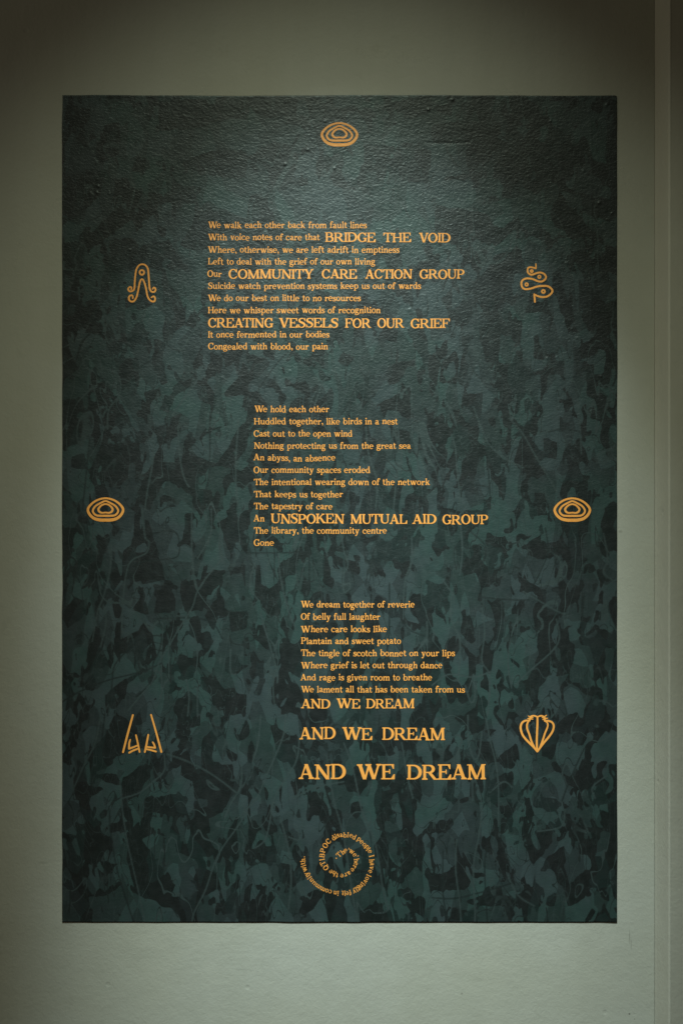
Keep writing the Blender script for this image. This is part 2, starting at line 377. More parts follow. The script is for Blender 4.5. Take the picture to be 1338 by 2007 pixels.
'C2': """L 10 38 16 34 22 40 23 52 16 58 11 54;L 21 32 33 33 32 40 26 46 22 40;L 38 36 42 40 38 44 36 42;L 46 28 52 32 55 38 56 52 58 60 48 60 45 46;D 55 37 59 40 60 56 57 56
L 62 44 72 46 80 50 83 58 80 66 70 68 62 60 64 52;L 83 50 88 50 88 60 84 62;L 64 32 74 31 78 38 70 36;L 75 26 84 24 82 34 76 32;L 94 48 98 50 98 62 92 60;L 102 44 110 50 114 56 112 68 104 70 100 60
L 95 32 104 38 108 48 98 46;L 118 44 121 50 121 57 116 55;L 114 58 126 54 130 56 120 62 114 68;L 26 50 38 48 40 58 34 60;D 24 40 36 34 36 46 26 50;L 30 62 42 60 42 70 32 74;L 24 60 28 66 28 78 25 78
D 10 58 24 62 24 76 14 76;L 0 40 6 38 5 66 0 66;L 15 86 22 84 28 90 28 94 18 92;L 30 90 36 88 36 94 32 96;L 2 94 10 96 16 104 20 112 22 116 12 117 8 108;L 19 102 26 96 26 104 22 110
D 4 82 14 86 16 102 4 94;D 24 98 36 100 38 122 26 112;L 104 80 110 79 112 84 110 110 104 112 102 94;L 120 78 122 78 122 82 118 80;L 114 84 122 90 128 88 128 94 122 100 118 114 113 108
D 122 62 134 64 134 86 124 84 118 74;L 50 108 58 106 60 120 54 122;L 42 106 47 110 48 130 43 130;L 13 120 17 120 18 128 15 126;L 0 134 10 136 24 146 22 150 0 150;D 60 112 70 112 70 128 62 128
D 90 110 100 112 98 126 90 126;L 82 30 88 34 88 46 84 44;D 72 38 80 40 82 48 74 46""",
'C3': """L 12 26 16 24 18 34 12 42 10 36;D 2 18 8 20 10 28 4 34 0 28;L 27 18 36 10 40 18 42 42 37 40 36 28 30 26 27 30 28 38 26 34;D 30 28 36 34 32 40 28 40;D 40 18 43 18 44 32 48 36 42 42
D 22 30 28 40 36 42 41 46 38 56 34 52 30 46 22 50;L 21 50 32 46 35 54 34 60 30 64 24 72 16 75 15 68 20 58;L 36 62 38 57 50 57 54 64 44 66 44 80 46 88 40 99 37 92 33 84 37 74;D 44 68 52 66 54 80 47 82
L 68 42 75 38 77 44 80 46 88 34 88 50 90 54 84 58 74 54 68 48;D 66 50 80 58 82 62 70 64 64 60;L 65 62 70 61 77 65 76 72 72 72 72 84 68 84 64 80;D 77 60 82 58 82 74 90 76 86 88 74 86 74 72
L 83 62 90 61 94 66 92 70 84 72;L 52 70 57 70 56 82 56 94 53 94 51 82;L 58 76 63 76 63 90 60 90 57 84;L 68 90 76 90 76 98 72 104 69 98;L 16 88 24 94 34 104 32 107 24 100 20 96
L 20 98 26 108 26 120 23 128 20 126 16 112;L 46 104 54 106 57 116 55 121 48 116 46 124 50 122 46 128 42 122;L 66 108 74 103 72 114 68 124 62 122 64 116;L 32 128 40 132 44 136 42 140 34 134
L 106 100 112 100 116 106 112 112 106 126 100 124 102 112;L 88 100 93 102 97 118 94 116;L 77 130 84 124 98 120 92 130 86 134 90 138 86 145 80 140 76 136;L 96 130 106 130 110 136 106 146 96 148
L 67 134 76 138 70 146 67 148;D 72 118 84 110 86 120 78 128 66 134;L 113 28 120 26 126 40 120 44 114 38;L 108 48 118 46 119 54 110 54;L 84 10 92 12 92 26 86 30 82 22;L 74 6 82 6 82 22 78 26 74 16
L 65 4 69 6 70 16 64 18;D 70 24 78 20 78 34 68 34;L 48 6 52 14 46 24 42 12;D 76 28 94 22 92 34 80 36;D 114 130 124 130 124 138 116 138;L 0 76 8 80 11 94 4 92;L 50 132 56 134 57 138 52 140""",
'D1': """L 107 20 114 14 121 13 128 20 134 16 134 40 128 44 124 36 118 36 109 34;D 119 24 127 28 126 33 120 31;L 84 10 98 8 107 8 106 14 100 18 100 34 94 34 93 24 86 28 94 16;D 102 16 112 8 118 10 112 18 106 34 101 34
D 96 40 110 37 122 42 126 52 118 66 110 70 96 56;L 75 44 86 36 86 40 82 46 77 49;L 70 13 80 8 79 12 72 15;L 46 32 60 30 54 38 48 44 44 42;L 25 41 42 35 42 48 36 43 28 43;D 28 43 40 42 42 50 32 48
L 25 48 36 50 42 54 34 55;D 44 46 60 34 64 44 54 54 46 60;L 54 58 59 56 60 72 54 78 48 88 52 74 48 62;L 36 70 40 66 44 68 40 78 37 78;L 37 86 45 84 47 98 46 104 39 107 31 106 30 98 38 94
D 10 80 24 76 32 94 24 110 14 100;L 60 78 72 74 73 82 66 80 62 86;L 86 80 92 80 94 90 96 98 86 90;L 58 90 66 86 78 90 80 100 72 104 62 96;L 70 106 82 100 96 104 98 110 86 112 84 117 74 110
L 79 130 84 122 94 122 99 127 92 130 82 132;D 48 100 66 104 70 120 80 124 78 132 88 132 92 144 76 138 72 138 56 130 48 126 50 112;L 46 104 48 112 50 122 46 124 42 118;L 26 108 34 114 41 118 32 126 26 124 30 118
L 38 128 46 126 56 131 68 134 74 140 84 144 84 150 50 150 40 140;L 20 132 36 130 40 140 36 150 22 150;L 106 74 116 71 117 78 112 88 113 97 110 94;L 100 100 112 106 118 108 116 114 106 112
D 100 112 116 114 114 124 104 130 96 118;L 124 70 130 58 134 60 134 70 128 74;L 116 126 122 122 122 130 118 135;L 99 60 106 60 106 66 100 67;L 4 64 12 62 12 74 6 80;L 14 6 28 0 38 0 30 14 20 26 16 34 10 30
D 28 18 42 6 46 14 38 30 24 34 18 32;D 60 60 84 58 88 74 76 72 62 68;L 52 6 62 8 60 14 54 12""",
'D2': """L 2 4 14 6 18 14 20 26 19 34 12 32 6 24;L 22 0 36 0 34 14 28 12 22 6;D 16 6 28 14 34 24 28 34 22 30 20 18;L 6 30 14 32 18 38 12 40 6 34;L 7 44 18 42 28 38 30 44 22 54 16 55 12 50 8 52
L 38 52 46 52 44 62 36 68 34 60;L 58 56 68 54 76 58 76 66 70 70 64 66;L 86 60 92 50 94 56 90 68 92 76 98 84 92 94 84 92 76 80 84 70;D 75 64 81 62 82 72 78 76 75 70;L 68 70 80 76 86 92 76 96 70 88
D 92 56 97 52 98 66 92 72;L 106 58 109 56 110 68 105 68;L 30 74 38 74 44 82 50 90 48 98 42 84 38 80 36 88 30 84;L 20 86 26 86 30 98 26 104 21 96;L 13 90 17 88 18 94 14 95;L 2 112 8 107 20 110 24 118 18 124 8 122 2 120
D 22 108 30 108 30 122 24 120;L 34 124 50 116 54 124 40 130 32 136;L 50 132 58 128 62 150 42 150 46 140;D 40 136 56 126 54 132 42 146 38 142;D 56 128 70 130 72 150 60 150;L 74 128 92 124 92 132 80 138 82 150 76 150 70 138
D 92 94 106 84 114 82 116 92 106 96 108 110 98 110;L 102 94 108 88 108 108 104 104;L 68 28 80 20 84 32 76 38 70 34;L 56 28 60 30 62 36 58 34;L 38 26 46 34 46 40 40 36;L 92 28 104 30 112 26 114 36 96 36
L 122 20 132 18 130 28 124 28;D 108 110 122 104 118 114 112 122 104 118;L 114 118 122 110 130 120 130 132 120 128;L 108 132 118 134 126 146 124 150 112 146;L 84 4 94 2 94 10 88 10;D 116 54 124 56 118 70 112 66
L 100 76 112 82 106 84 98 84;D 48 56 56 56 54 66 46 70""",
'D3': """L 0 22 10 4 16 4 18 14 22 22 24 12 32 12 32 24 26 30 20 26 14 26 6 26;D 6 26 12 28 18 30 10 34;D 26 2 36 4 36 10 30 14 24 8;L 44 20 56 8 63 18 66 26 64 38 60 38 60 24 48 30;D 48 30 62 20 62 36 52 40
L 42 36 48 34 56 40 48 44 42 48;D 42 48 58 40 59 50 52 60 42 54;L 60 42 68 44 64 54 62 62 52 66 48 60 58 56;L 74 32 84 30 86 38 78 46 74 40;L 90 18 108 28 106 36 99 44 94 40 90 32
D 94 4 120 2 125 10 118 20 110 24 100 14;L 114 26 126 12 132 20 130 30 120 32;D 112 34 126 34 116 50 106 54 104 44;L 86 58 96 50 102 52 98 60 92 62;L 16 58 28 48 26 58 20 60;L 16 66 30 62 32 66 26 74 20 78 14 74
L 17 48 26 46 24 54 17 58;D 76 60 90 60 94 66 86 69 76 66;L 72 64 78 72 88 70 91 74 84 76 82 82 76 82;L 58 72 63 70 62 84 58 84;L 93 68 104 68 112 66 118 66 124 76 108 74;D 48 66 60 68 58 84 50 84;L 50 86 58 86 58 94 52 94
L 52 96 62 94 62 102 54 104;L 96 108 102 100 115 104 114 110 106 116 102 120 98 114;D 80 100 94 94 96 106 90 114 82 108;L 86 94 96 90 94 96 84 102 78 112 76 106;L 120 92 128 86 128 102 118 102;D 106 92 118 90 118 100 108 100
D 104 118 116 110 126 104 128 120 112 126 104 124;L 76 112 84 116 80 124 76 120;D 38 124 50 124 52 136 40 138 32 132;L 0 128 24 126 38 122 36 130 24 134 30 138 52 139 54 150 40 150 30 142 6 136;D 0 116 16 112 30 118 20 126 0 126
L 0 98 8 92 12 102 14 112 4 116;L 78 138 96 140 120 128 124 134 112 146 96 150 76 150;L 82 118 90 116 92 126 84 128;L 40 108 50 114 52 118 40 120;L 24 90 32 92 30 96 24 98;D 22 96 30 100 30 108 22 110;L 36 100 46 104 48 110 40 108
L 60 120 66 124 64 132 60 128;D 66 128 76 124 78 138 72 138;L 42 86 46 88 48 102 44 102;D 36 88 42 88 44 100 38 98"""}
VINES = {
'B1': "D 76 20 77 32 88 36;L 102 46 96 60 88 70 80 82;D 107 80 107 110 106 128 103 140 101 150;L 128 86 126 110 126 134 128 150;L 66 96 66 114 62 136 60 150;L 84 90 85 110 88 126 92 134;D 20 100 18 120 16 140 15 150;L 26 46 40 52 42 66 34 78 33 92",
'B2': "D 30 36 22 44 12 58 8 64;D 80 58 74 72 68 82;D 52 62 48 72;L 60 96 54 110 36 130;L 86 90 88 110 94 130 93 150;L 40 134 38 150;L 112 110 108 130 106 150",
'B3': "D 27 38 30 50 36 56;L 14 96 17 106 18 120 20 140 19 150;L 30 76 36 92 42 104 54 114 66 120;D 40 112 42 140;L 56 84 66 96 74 110 86 130 94 144;D 84 94 96 92 107 94;D 18 130 30 132 42 134;L 105 70 107 90 108 110",
'C1': "L 58 0 60 20 63 24 61 32 50 38 46 50 44 70 43 94;L 118 34 106 48 98 60 94 72 84 88 76 102 70 112 66 124 58 134 48 146;L 72 120 72 134 68 144;D 66 92 72 93 70 104 66 112 64 126 54 136;D 60 92 48 102 38 114 36 130 33 150;L 36 26 35 44 30 64 26 74 22 96;L 94 2 94 30 96 50 99 58 104 50;D 66 18 78 16 84 20 84 34 72 37 60 38 52 42;L 108 0 108 16 104 26 98 36;L 30 70 32 82 28 100;L 90 124 92 136 91 150;L 98 130 98 150;D 0 140 14 132 34 124 58 118 72 112;L 122 102 122 118 126 120;D 66 80 90 79 108 82 116 94",
'C2': "L 67 10 70 30 73 40 70 46 63 44;L 23 32 24 48 30 74 36 88;L 10 76 14 90 18 104 22 118 22 126;L 56 20 58 34;L 119 20 119 38 114 54 113 80;L 130 82 130 94 124 102 118 116;D 103 54 103 80 102 100;D 45 28 45 60;D 0 32 24 32 46 31;L 70 46 70 60 74 58 74 54 68 56;D 113 82 118 88 128 92;L 6 38 2 56 8 66;L 42 90 42 110 44 130",
'C3': "L 20 4 22 30 20 48;L 14 64 14 80 20 94 20 110 19 124;L 8 52 15 62 16 68;D 27 16 38 26 38 36 28 44 20 46;D 82 14 84 30 80 42 74 54 68 60;L 124 18 127 36 124 46 131 52;L 36 72 38 90 36 110 42 122 40 150;L 30 120 31 136 28 140 24 128;L 66 60 90 74 96 76;L 0 128 12 120 30 122 42 118;L 90 80 92 94 86 104 70 118 60 128;D 34 64 56 66 70 66",
'D1': "L 28 0 24 20 16 36 8 54;D 31 0 29 20 32 30 38 26;L 42 48 44 70 47 90 50 104 56 130 60 150;D 34 66 36 90 40 112 46 132 52 150;L 134 70 126 82 116 96 110 108 104 126 96 142 94 150;L 76 28 90 33 104 40 116 48 126 56;L 130 36 129 52 122 64 118 74;D 72 138 78 137 84 146;L 44 60 56 56 66 48 74 40 74 28",
'D2': "L 28 0 27 12 22 26 14 44 8 58 0 68;L 38 14 36 32 28 46 20 60 14 88 6 96;L 70 20 76 36 80 54 84 72 92 90 96 110 98 124 102 140;L 52 40 60 50 64 66 68 80 72 100 76 128 80 150;L 112 20 116 44 120 60;D 96 0 94 30 96 60;L 10 0 8 20 4 34;L 24 74 30 96 32 120 30 140;L 30 88 38 90 36 80;D 0 112 8 107 20 106;L 34 60 50 52 70 48",
'D3': "L 26 0 26 14 28 26 31 32 34 28 36 12;L 39 2 42 18 46 34 48 52 48 80;L 33 52 36 66 34 86 30 110 31 140 31 150;L 18 90 17 110 20 136 21 150;D 8 98 8 130 12 150;D 110 24 100 46 94 62;D 40 96 38 110 40 150;L 96 68 95 78 90 82 76 84;L 58 52 52 48 44 54;L 54 114 62 130 74 138;D 0 132 20 132 60 121;L 118 60 116 52 126 44"}

GP = 2.0
GX = np.linspace(X0, X1, int((X1 - X0) / GP) + 1)
GY = np.linspace(Y0, Y1, int((Y1 - Y0) / GP) + 1)
NX, NY = len(GX), len(GY)
TONE = np.zeros((NY, NX)); VINE = np.zeros((NY, NX)); CREASE = np.zeros((NY, NX))

def seg_dist(PX, PY, ax, ay, bx, by):
    dx, dy = bx - ax, by - ay
    L2 = dx * dx + dy * dy + 1e-9
    u = np.clip(((PX - ax) * dx + (PY - ay) * dy) / L2, 0, 1)
    return np.hypot(PX - ax - u * dx, PY - ay - u * dy)

def window(pts, pad):
    xs, ys = zip(*pts)
    i0 = max(0, np.searchsorted(GX, min(xs) - pad)); i1 = min(NX, np.searchsorted(GX, max(xs) + pad))
    j0 = max(0, np.searchsorted(GY, min(ys) - pad)); j1 = min(NY, np.searchsorted(GY, max(ys) + pad))
    return slice(j0, j1), slice(i0, i1)

def smooth_pts(pts, closed=False, n=6):
    """Catmull-Rom through the points (tuples of any length)"""
    P = [np.array(p, float) for p in pts]
    m = len(P)
    out = []
    rng = range(m if closed else m - 1)
    for i in rng:
        if closed: a, b, c, d = P[(i - 1) % m], P[i], P[(i + 1) % m], P[(i + 2) % m]
        else: a, b, c, d = P[max(i - 1, 0)], P[i], P[i + 1], P[min(i + 2, m - 1)]
        for k in range(n):
            u = k / n
            out.append(0.5 * ((2 * b) + (c - a) * u + (2 * a - 5 * b + 4 * c - d) * u * u + (3 * b - a - 3 * c + d) * u ** 3))
    if not closed: out.append(P[-1])
    return out

for tile, text in PATCH.items():
    ox, oy = TILES[tile]
    for item in text.replace('\n', ';').split(';'):
        w = item.split()
        if len(w) < 7: continue
        num = list(map(float, w[1:]))
        poly = [(ox + num[i] / 0.3696, oy + num[i + 1] / 0.3696) for i in range(0, len(num), 2)]
        poly = [tuple(0.35 * np.array(q) + 0.65 * np.array(p)) for q, p in
                zip([p for p in smooth_pts(poly, True, 3)], [p for k in range(len(poly)) for p in
                    [np.array(poly[k]) * (1 - u) + np.array(poly[(k + 1) % len(poly)]) * u for u in (0, 1 / 3, 2 / 3)]])]
        sl = window(poly, 8)
        PX, PY = np.meshgrid(GX[sl[1]], GY[sl[0]])
        dist = np.full(PX.shape, 1e9); ins = np.zeros(PX.shape, bool)
        for k in range(len(poly)):
            ax, ay = poly[k]; bx, by = poly[(k + 1) % len(poly)]
            dist = np.minimum(dist, seg_dist(PX, PY, ax, ay, bx, by))
            c = ((ay > PY) != (by > PY)) & (PX < (bx - ax) * (PY - ay) / (by - ay + 1e-12) + ax)
            ins ^= c
        sd = np.where(ins, dist, -dist)
        u = np.clip((sd + 4.0) / 8.0, 0, 1); u = u * u * (3 - 2 * u)
        TONE[sl] = TONE[sl] * (1 - u) + (1.0 if w[0] == 'L' else -1.0) * u
for tile, text in VINES.items():
    ox, oy = TILES[tile]
    for item in text.split(';'):
        w = item.split()
        num = list(map(float, w[1:]))
        pts = [(ox + num[i] / 0.3696, oy + num[i + 1] / 0.3696) for i in range(0, len(num), 2)]
        pts = smooth_pts(pts, False, 6)
        pts = [(p[0], p[1]) for p in pts]
        sl = window(pts, 6)
        PX, PY = np.meshgrid(GX[sl[1]], GY[sl[0]])
        dist = np.full(PX.shape, 1e9)
        for k in range(len(pts) - 1):
            dist = np.minimum(dist, seg_dist(PX, PY, *pts[k], *pts[k + 1]))
        u = np.clip(1.5 - dist / 1.7, 0, 1)
        s = 1.0 if w[0] == 'L' else -1.0
        halo = np.clip(1 - dist / 5.0, 0, 1) * 0.30
        val = s * u - s * halo * (1 - u)
        old = VINE[sl]
        VINE[sl] = np.where(np.abs(val) > np.abs(old), val, old)

# creases, seams and pimples of the pasted paper
PXA, PYA = np.meshgrid(GX, GY)
def crease(pts, hgt, wd):
    sl = window(pts, 4 * wd + 4)
    PX, PY = np.meshgrid(GX[sl[1]], GY[sl[0]])
    dist = np.full(PX.shape, 1e9)
    for k in range(len(pts) - 1):
        dist = np.minimum(dist, seg_dist(PX, PY, *pts[k], *pts[k + 1]))
    CREASE[sl] += hgt * np.exp(-(dist / wd) ** 2)
crease([(430, 400), (431, 700), (429, 1000), (431, 1290)], -0.22, 2.2)
crease([(926, 330), (928, 470)], 0.16, 2.5)
crease([(1157, 240), (1158, 480), (1157, 620)], 0.14, 2.4)
crease([(835, 280), (880, 281), (918, 279)], -0.28, 2.6)
crease([(318, 190), (317, 255)], 0.18, 4)
crease([(332, 260), (333, 480), (336, 560)], 0.12, 3)
random.seed(4)
for x, y, h in [(193, 365, 1.0), (190, 377, 1.1), (215, 380, .8), (243, 366, .8), (178, 378, .8), (559, 322, 1.4), (603, 294, 1.0), (839, 215, 1.6),
                (886, 196, 1.2), (1188, 206, 1.5), (1173, 398, 1.2), (1142, 335, .8), (950, 355, .7), (1090, 700, .6), (790, 410, .7), (668, 500, .6),
                (921, 514, .8), (876, 515, .7)] + [(random.uniform(X0, X1), random.uniform(Y0, 760), random.uniform(.25, .7)) for _ in range(60)]:
    sl = window([(x, y)], 12)
    PX, PY = np.meshgrid(GX[sl[1]], GY[sl[0]])
    CREASE[sl] += h * 0.8 * np.exp(-((PX - x) ** 2 + (PY - y) ** 2) / 2.6 ** 2)

def build_sheet():
    xs = (PXA - 669) / 1000.0 - bx_
    zs = EYE + (1003.5 - PYA) / 1000.0 - bz_
    x = xs.copy(); z = zs.copy()
    # the clipped top right corner
    r = 0.0045
    cx, cz = x.max() - r, z.max() - r
    m = (x > cx) & (z > cz)
    d = np.hypot(x - cx, z - cz)
    k = np.where(m & (d > r), r / np.maximum(d, 1e-9), 1.0)
    x = np.where(m, cx + (x - cx) * k, x); z = np.where(m, cz + (z - cz) * k, z)
    tx = np.linspace(0, 1, NX); tz = np.linspace(0, 1, NY)
    rg = np.random.default_rng(3)
    def wave(u, n, amp):
        return amp * sum(rg.normal() / (k + 1) ** 0.7 * np.sin(2 * np.pi * ((k + 1) * u * 1.7 + rg.random())) for k in range(n))
    ramp = lambda dist: np.clip(1 - dist / 0.02, 0, 1)
    z = z + wave(tx, 14, 0.00028)[None, :] * (ramp(zs.max() - zs) + 0) + wave(tx, 14, 0.00028)[None, :] * ramp(zs - zs.min())
    x = x + wave(tz, 14, 0.00028)[:, None] * ramp(x - xs.min()) + wave(tz, 14, 0.00028)[:, None] * ramp(xs.max() - xs)
    lift = np.zeros_like(x)
    for arr, u in ((np.clip(1 - (zs.max() - zs) / 0.012, 0, 1), tx[None, :]), (np.clip(1 - (zs - zs.min()) / 0.012, 0, 1), tx[None, :])):
        lift += arr ** 2 * np.clip(wave(u, 9, 0.0002), 0, 0.0004)
    front = np.stack([x.ravel(), (SHEET_Y - lift).ravel(), z.ravel()], 1)
    idx = np.arange(NX * NY).reshape(NY, NX)
    quads = np.stack([idx[1:, :-1].ravel(), idx[1:, 1:].ravel(), idx[:-1, 1:].ravel(), idx[:-1, :-1].ravel()], 1)
    ring = np.concatenate([idx[0, :], idx[1:, -1], idx[-1, -2::-1], idx[-2:0:-1, 0]])
    back = front[ring].copy(); back[:, 1] = -0.0001
    nb = len(front); nr = len(ring)
    j = np.arange(nr); jn = (j + 1) % nr
    side = np.stack([ring[j], ring[jn], nb + jn, nb + j], 1)
    V_ = np.concatenate([front, back]); Q_ = np.concatenate([quads, side])
    me = bpy.data.meshes.new('printed_sheet')
    me.vertices.add(len(V_)); me.vertices.foreach_set('co', V_.ravel())
    me.loops.add(len(Q_) * 4); me.loops.foreach_set('vertex_index', Q_.ravel().astype(np.int32))
    me.polygons.add(len(Q_)); me.polygons.foreach_set('loop_start', (np.arange(len(Q_)) * 4).astype(np.int32))
    me.update(calc_edges=True)
    for nm, arr in (('print_tone', TONE), ('print_vine', VINE), ('paper_crease', CREASE)):
        a = me.attributes.new(nm, 'FLOAT', 'POINT')
        a.data.foreach_set('value', np.concatenate([arr.ravel(), np.zeros(nr)]).astype(np.float32))
    me.materials.append(M_PRINT)
    o = bpy.data.objects.new('printed_sheet', me)
    COL.objects.link(o); o.parent = ROOT
    return o
sheet = build_sheet()

# ------------------------------------------------------------------ flat shapes from strokes
class Shape:
    def __init__(self, wk=1.0):
        self.v = []; self.f = []; self.wk = wk
    def poly(self, pts):
        a = sum(pts[i][0] * pts[(i + 1) % len(pts)][1] - pts[(i + 1) % len(pts)][0] * pts[i][1] for i in range(len(pts)))
        if abs(a) < 1e-7: return
        if a < 0: pts = pts[::-1]
        b = len(self.v)
        self.v += [(float(p[0]), float(p[1])) for p in pts]
        self.f.append(list(range(b, b + len(pts))))
    def strip(self, pts, closed=False, round_ends=False):
        """pts: (x, y, width); a ribbon of quads"""
        n = len(pts)
        L = []; Rr = []
        for i in range(n):
            a = pts[(i - 1) % n] if (closed or i > 0) else pts[i]
            b = pts[(i + 1) % n] if (closed or i < n - 1) else pts[i]
            dx, dy = b[0] - a[0], b[1] - a[1]
            l = math.hypot(dx, dy) or 1
            nx, ny = -dy / l, dx / l
            h = pts[i][2] / 2 * self.wk
            L.append((pts[i][0] + nx * h, pts[i][1] + ny * h)); Rr.append((pts[i][0] - nx * h, pts[i][1] - ny * h))
        for i in range(n if closed else n - 1):
            j = (i + 1) % n
            q = [L[i], L[j], Rr[j], Rr[i]]
            self.poly([q[0], q[1], q[2]]); self.poly([q[0], q[2], q[3]])
        if round_ends:
            for p in (pts[0], pts[-1]): self.disc(p[0], p[1], p[2] / 2 * self.wk)
    def curve(self, pts, closed=False, n=5, round_ends=False):
        self.strip(smooth_pts(pts, closed, n), closed, round_ends)
    def disc(self, x, y, r, ry=None, n=14):
        ry = ry or r
        self.poly([(x + r * math.cos(2 * math.pi * i / n), y + ry * math.sin(2 * math.pi * i / n)) for i in range(n)])
    def arc(self, cx, cy, rx, ry, a0, a1, ws, wt, n=20):
        """elliptic arc, outer radii rx, ry; width ws at the sides, wt at top and bottom"""
        full = abs(a1 - a0) >= 359.9
        pts = []
        for i in range(n if full else n + 1):
            a = R(a0 + (a1 - a0) * i / n)
            w = wt + (ws - wt) * abs(math.cos(a)) ** 1.4
            pts.append((cx + (rx - ws / 2) * math.cos(a), cy + (ry - wt / 2) * math.sin(a), w))
        self.strip(pts, full)
    # letter pieces
    def dg(self, xa, ya, xb, yb, hw):
        self.poly([(xa - hw / 2, ya), (xa + hw / 2, ya), (xb + hw / 2, yb), (xb - hw / 2, yb)])
    def bar(self, x0, x1, y0, y1):
        self.poly([(x0, y0), (x1, y0), (x1, y1), (x0, y1)])
    def sf(self, x, y, hl, hr, up, s=9.0, t=7.0, b=13.0):
        """bracketed serif at the foot (up=+1) or head (up=-1) of a stem half-width s"""
        self.poly([(x - hl, y), (x + hr, y), (x + hr, y + t * up), (x + min(s, hr), y + b * up),
                   (x - min(s, hl), y + b * up), (x - hl, y + t * up)])
    def union(self):
        v, e, f, ov, oe, of = delaunay_2d_cdt([Vector(p) for p in self.v], [], self.f, 0, 1e-5)
        return [(p[0], p[1]) for p in v], [list(t) for t, src in zip(f, of) if len(src)]

def cap(c):
    g = Shape(); S_ = 16.5; T = 9.5
    def stem(x, w=S_, y0=0, y1=100): g.bar(x - w / 2, x + w / 2, y0, y1)
    if c == 'A':
        g.dg(14, 0, 45, 100, T); g.dg(79, 0, 46, 100, 22); g.bar(24, 66, 28, 37)
        g.sf(14, 0, 15, 15, 1, 6); g.sf(79, 0, 18, 17, 1, 10); return g, 0, 97
    if c == 'B':
        stem(18); g.bar(2, 48, 92, 100); g.bar(18, 50, 48, 57); g.bar(2, 50, 0, 8)
        g.arc(46, 74, 31, 26, -90, 90, 19, 9); g.arc(48, 28, 37, 28, -90, 90, 20, 9); return g, 2, 86
    if c == 'C':
        g.arc(50, 50, 47, 52, 42, 318, 20, 9, 26); g.bar(79, 87, 66, 101); g.curve([(80, 66, 7), (74, 82, 7), (78, 88, 8)])
        g.curve([(80, 17, 8), (86, 25, 7), (88, 29, 6)]); return g, 2, 92
    if c == 'D':
        stem(18); g.bar(2, 46, 91, 100); g.bar(2, 46, 0, 9); g.arc(42, 50, 54, 50, -90, 90, 21, 9, 22); return g, 2, 96
    if c in 'EF':
        stem(18); g.bar(2, 72, 92, 100); g.poly([(80, 100), (72, 100), (64, 92), (74, 69), (80, 69)])
        g.bar(18, 56, 47, 55); g.bar(50, 57, 37, 66)
        if c == 'E':
            g.bar(2, 76, 0, 8); g.poly([(84, 0), (72, 0), (62, 8), (78, 34), (85, 34)]); return g, 2, 85
        g.sf(18, 0, 16, 20, 1, 10); return g, 2, 80
    if c == 'G':
        g.arc(50, 50, 47, 52, 42, 322, 20, 9, 26); g.bar(79, 86, 68, 101); g.curve([(80, 68, 7), (74, 82, 7), (78, 88, 8)])
        g.bar(70, 88, 4, 44); g.sf(79, 44, 20, 16, -1, 9); return g, 2, 95
    if c == 'H':
        stem(18); stem(82); g.bar(18, 82, 46, 55)
        for x in (18, 82):
            g.sf(x, 0, 16, 16, 1); g.sf(x, 100, 16, 16, -1)
        return g, 2, 98
    if c == 'I':
        stem(18); g.sf(18, 0, 16, 16, 1); g.sf(18, 100, 16, 16, -1); return g, 2, 34
    if c == 'K':
        stem(18); g.dg(24, 44, 72, 98, 14); g.dg(44, 60, 82, 2, 23)
        g.sf(18, 0, 16, 16, 1); g.sf(18, 100, 16, 16, -1); g.sf(72, 100, 15, 16, -1, 6); g.sf(84, 0, 16, 14, 1, 10); return g, 2, 98
    if c == 'L':
        stem(18); g.sf(18, 100, 16, 18, -1); g.bar(2, 70, 0, 8); g.poly([(80, 0), (68, 0), (60, 8), (74, 36), (81, 36)]); return g, 2, 81
    if c == 'M':
        stem(18, 11); g.dg(20, 100, 61, 2, 21); g.dg(61, 2, 98, 100, 11); stem(102, 19)
        g.sf(18, 0, 15, 15, 1, 6); g.sf(102, 0, 17, 16, 1, 10); g.bar(3, 26, 93, 100); g.bar(92, 118, 93, 100); return g, 2, 118
    if c == 'N':
        stem(19, 11); g.dg(18, 100, 85, -1, 23); stem(87, 11, 0)
        g.sf(19, 0, 16, 15, 1, 6); g.sf(87, 100, 16, 15, -1, 6); g.bar(2, 24, 93, 100); return g, 2, 102
    if c == 'O':
        g.arc(50, 50, 48, 52, 0, 360, 20, 9, 30); return g, 2, 98
    if c == 'P':
        stem(18); g.bar(2, 48, 92, 100); g.bar(18, 48, 42, 50); g.arc(46, 71, 36, 29, -90, 90, 20, 9); g.sf(18, 0, 16, 20, 1); return g, 2, 82
    if c == 'Q':
        g.arc(50, 50, 48, 52, 0, 360, 20, 9, 30); g.curve([(38, 12, 10), (56, 10, 14), (74, -10, 15), (96, -16, 7)]); return g, 2, 98
    if c == 'R':
        stem(18); g.bar(2, 48, 92, 100); g.bar(18, 50, 45, 53); g.arc(46, 72, 36, 28, -90, 90, 20, 9)
        g.dg(48, 49, 83, 3, 22); g.sf(18, 0, 16, 18, 1); g.bar(74, 100, 0, 8); return g, 2, 99
    if c == 'S':
        g.curve([(70, 80, 8), (60, 93, 8), (42, 97, 9), (24, 91, 13), (16, 77, 18), (24, 62, 20), (42, 53, 21), (60, 43, 20),
                 (66, 26, 18), (58, 10, 13), (40, 3, 9), (22, 7, 8), (11, 24, 8)])
        g.bar(67, 74, 68, 101); g.bar(6, 13, -1, 34); return g, 4, 77
    if c == 'T':
        stem(45); g.bar(4, 86, 92, 100); g.poly([(2, 100), (10, 100), (18, 92), (8, 68), (2, 68)])
        g.poly([(88, 100), (80, 100), (72, 92), (82, 68), (88, 68)]); g.sf(45, 0, 18, 18, 1); return g, 2, 88
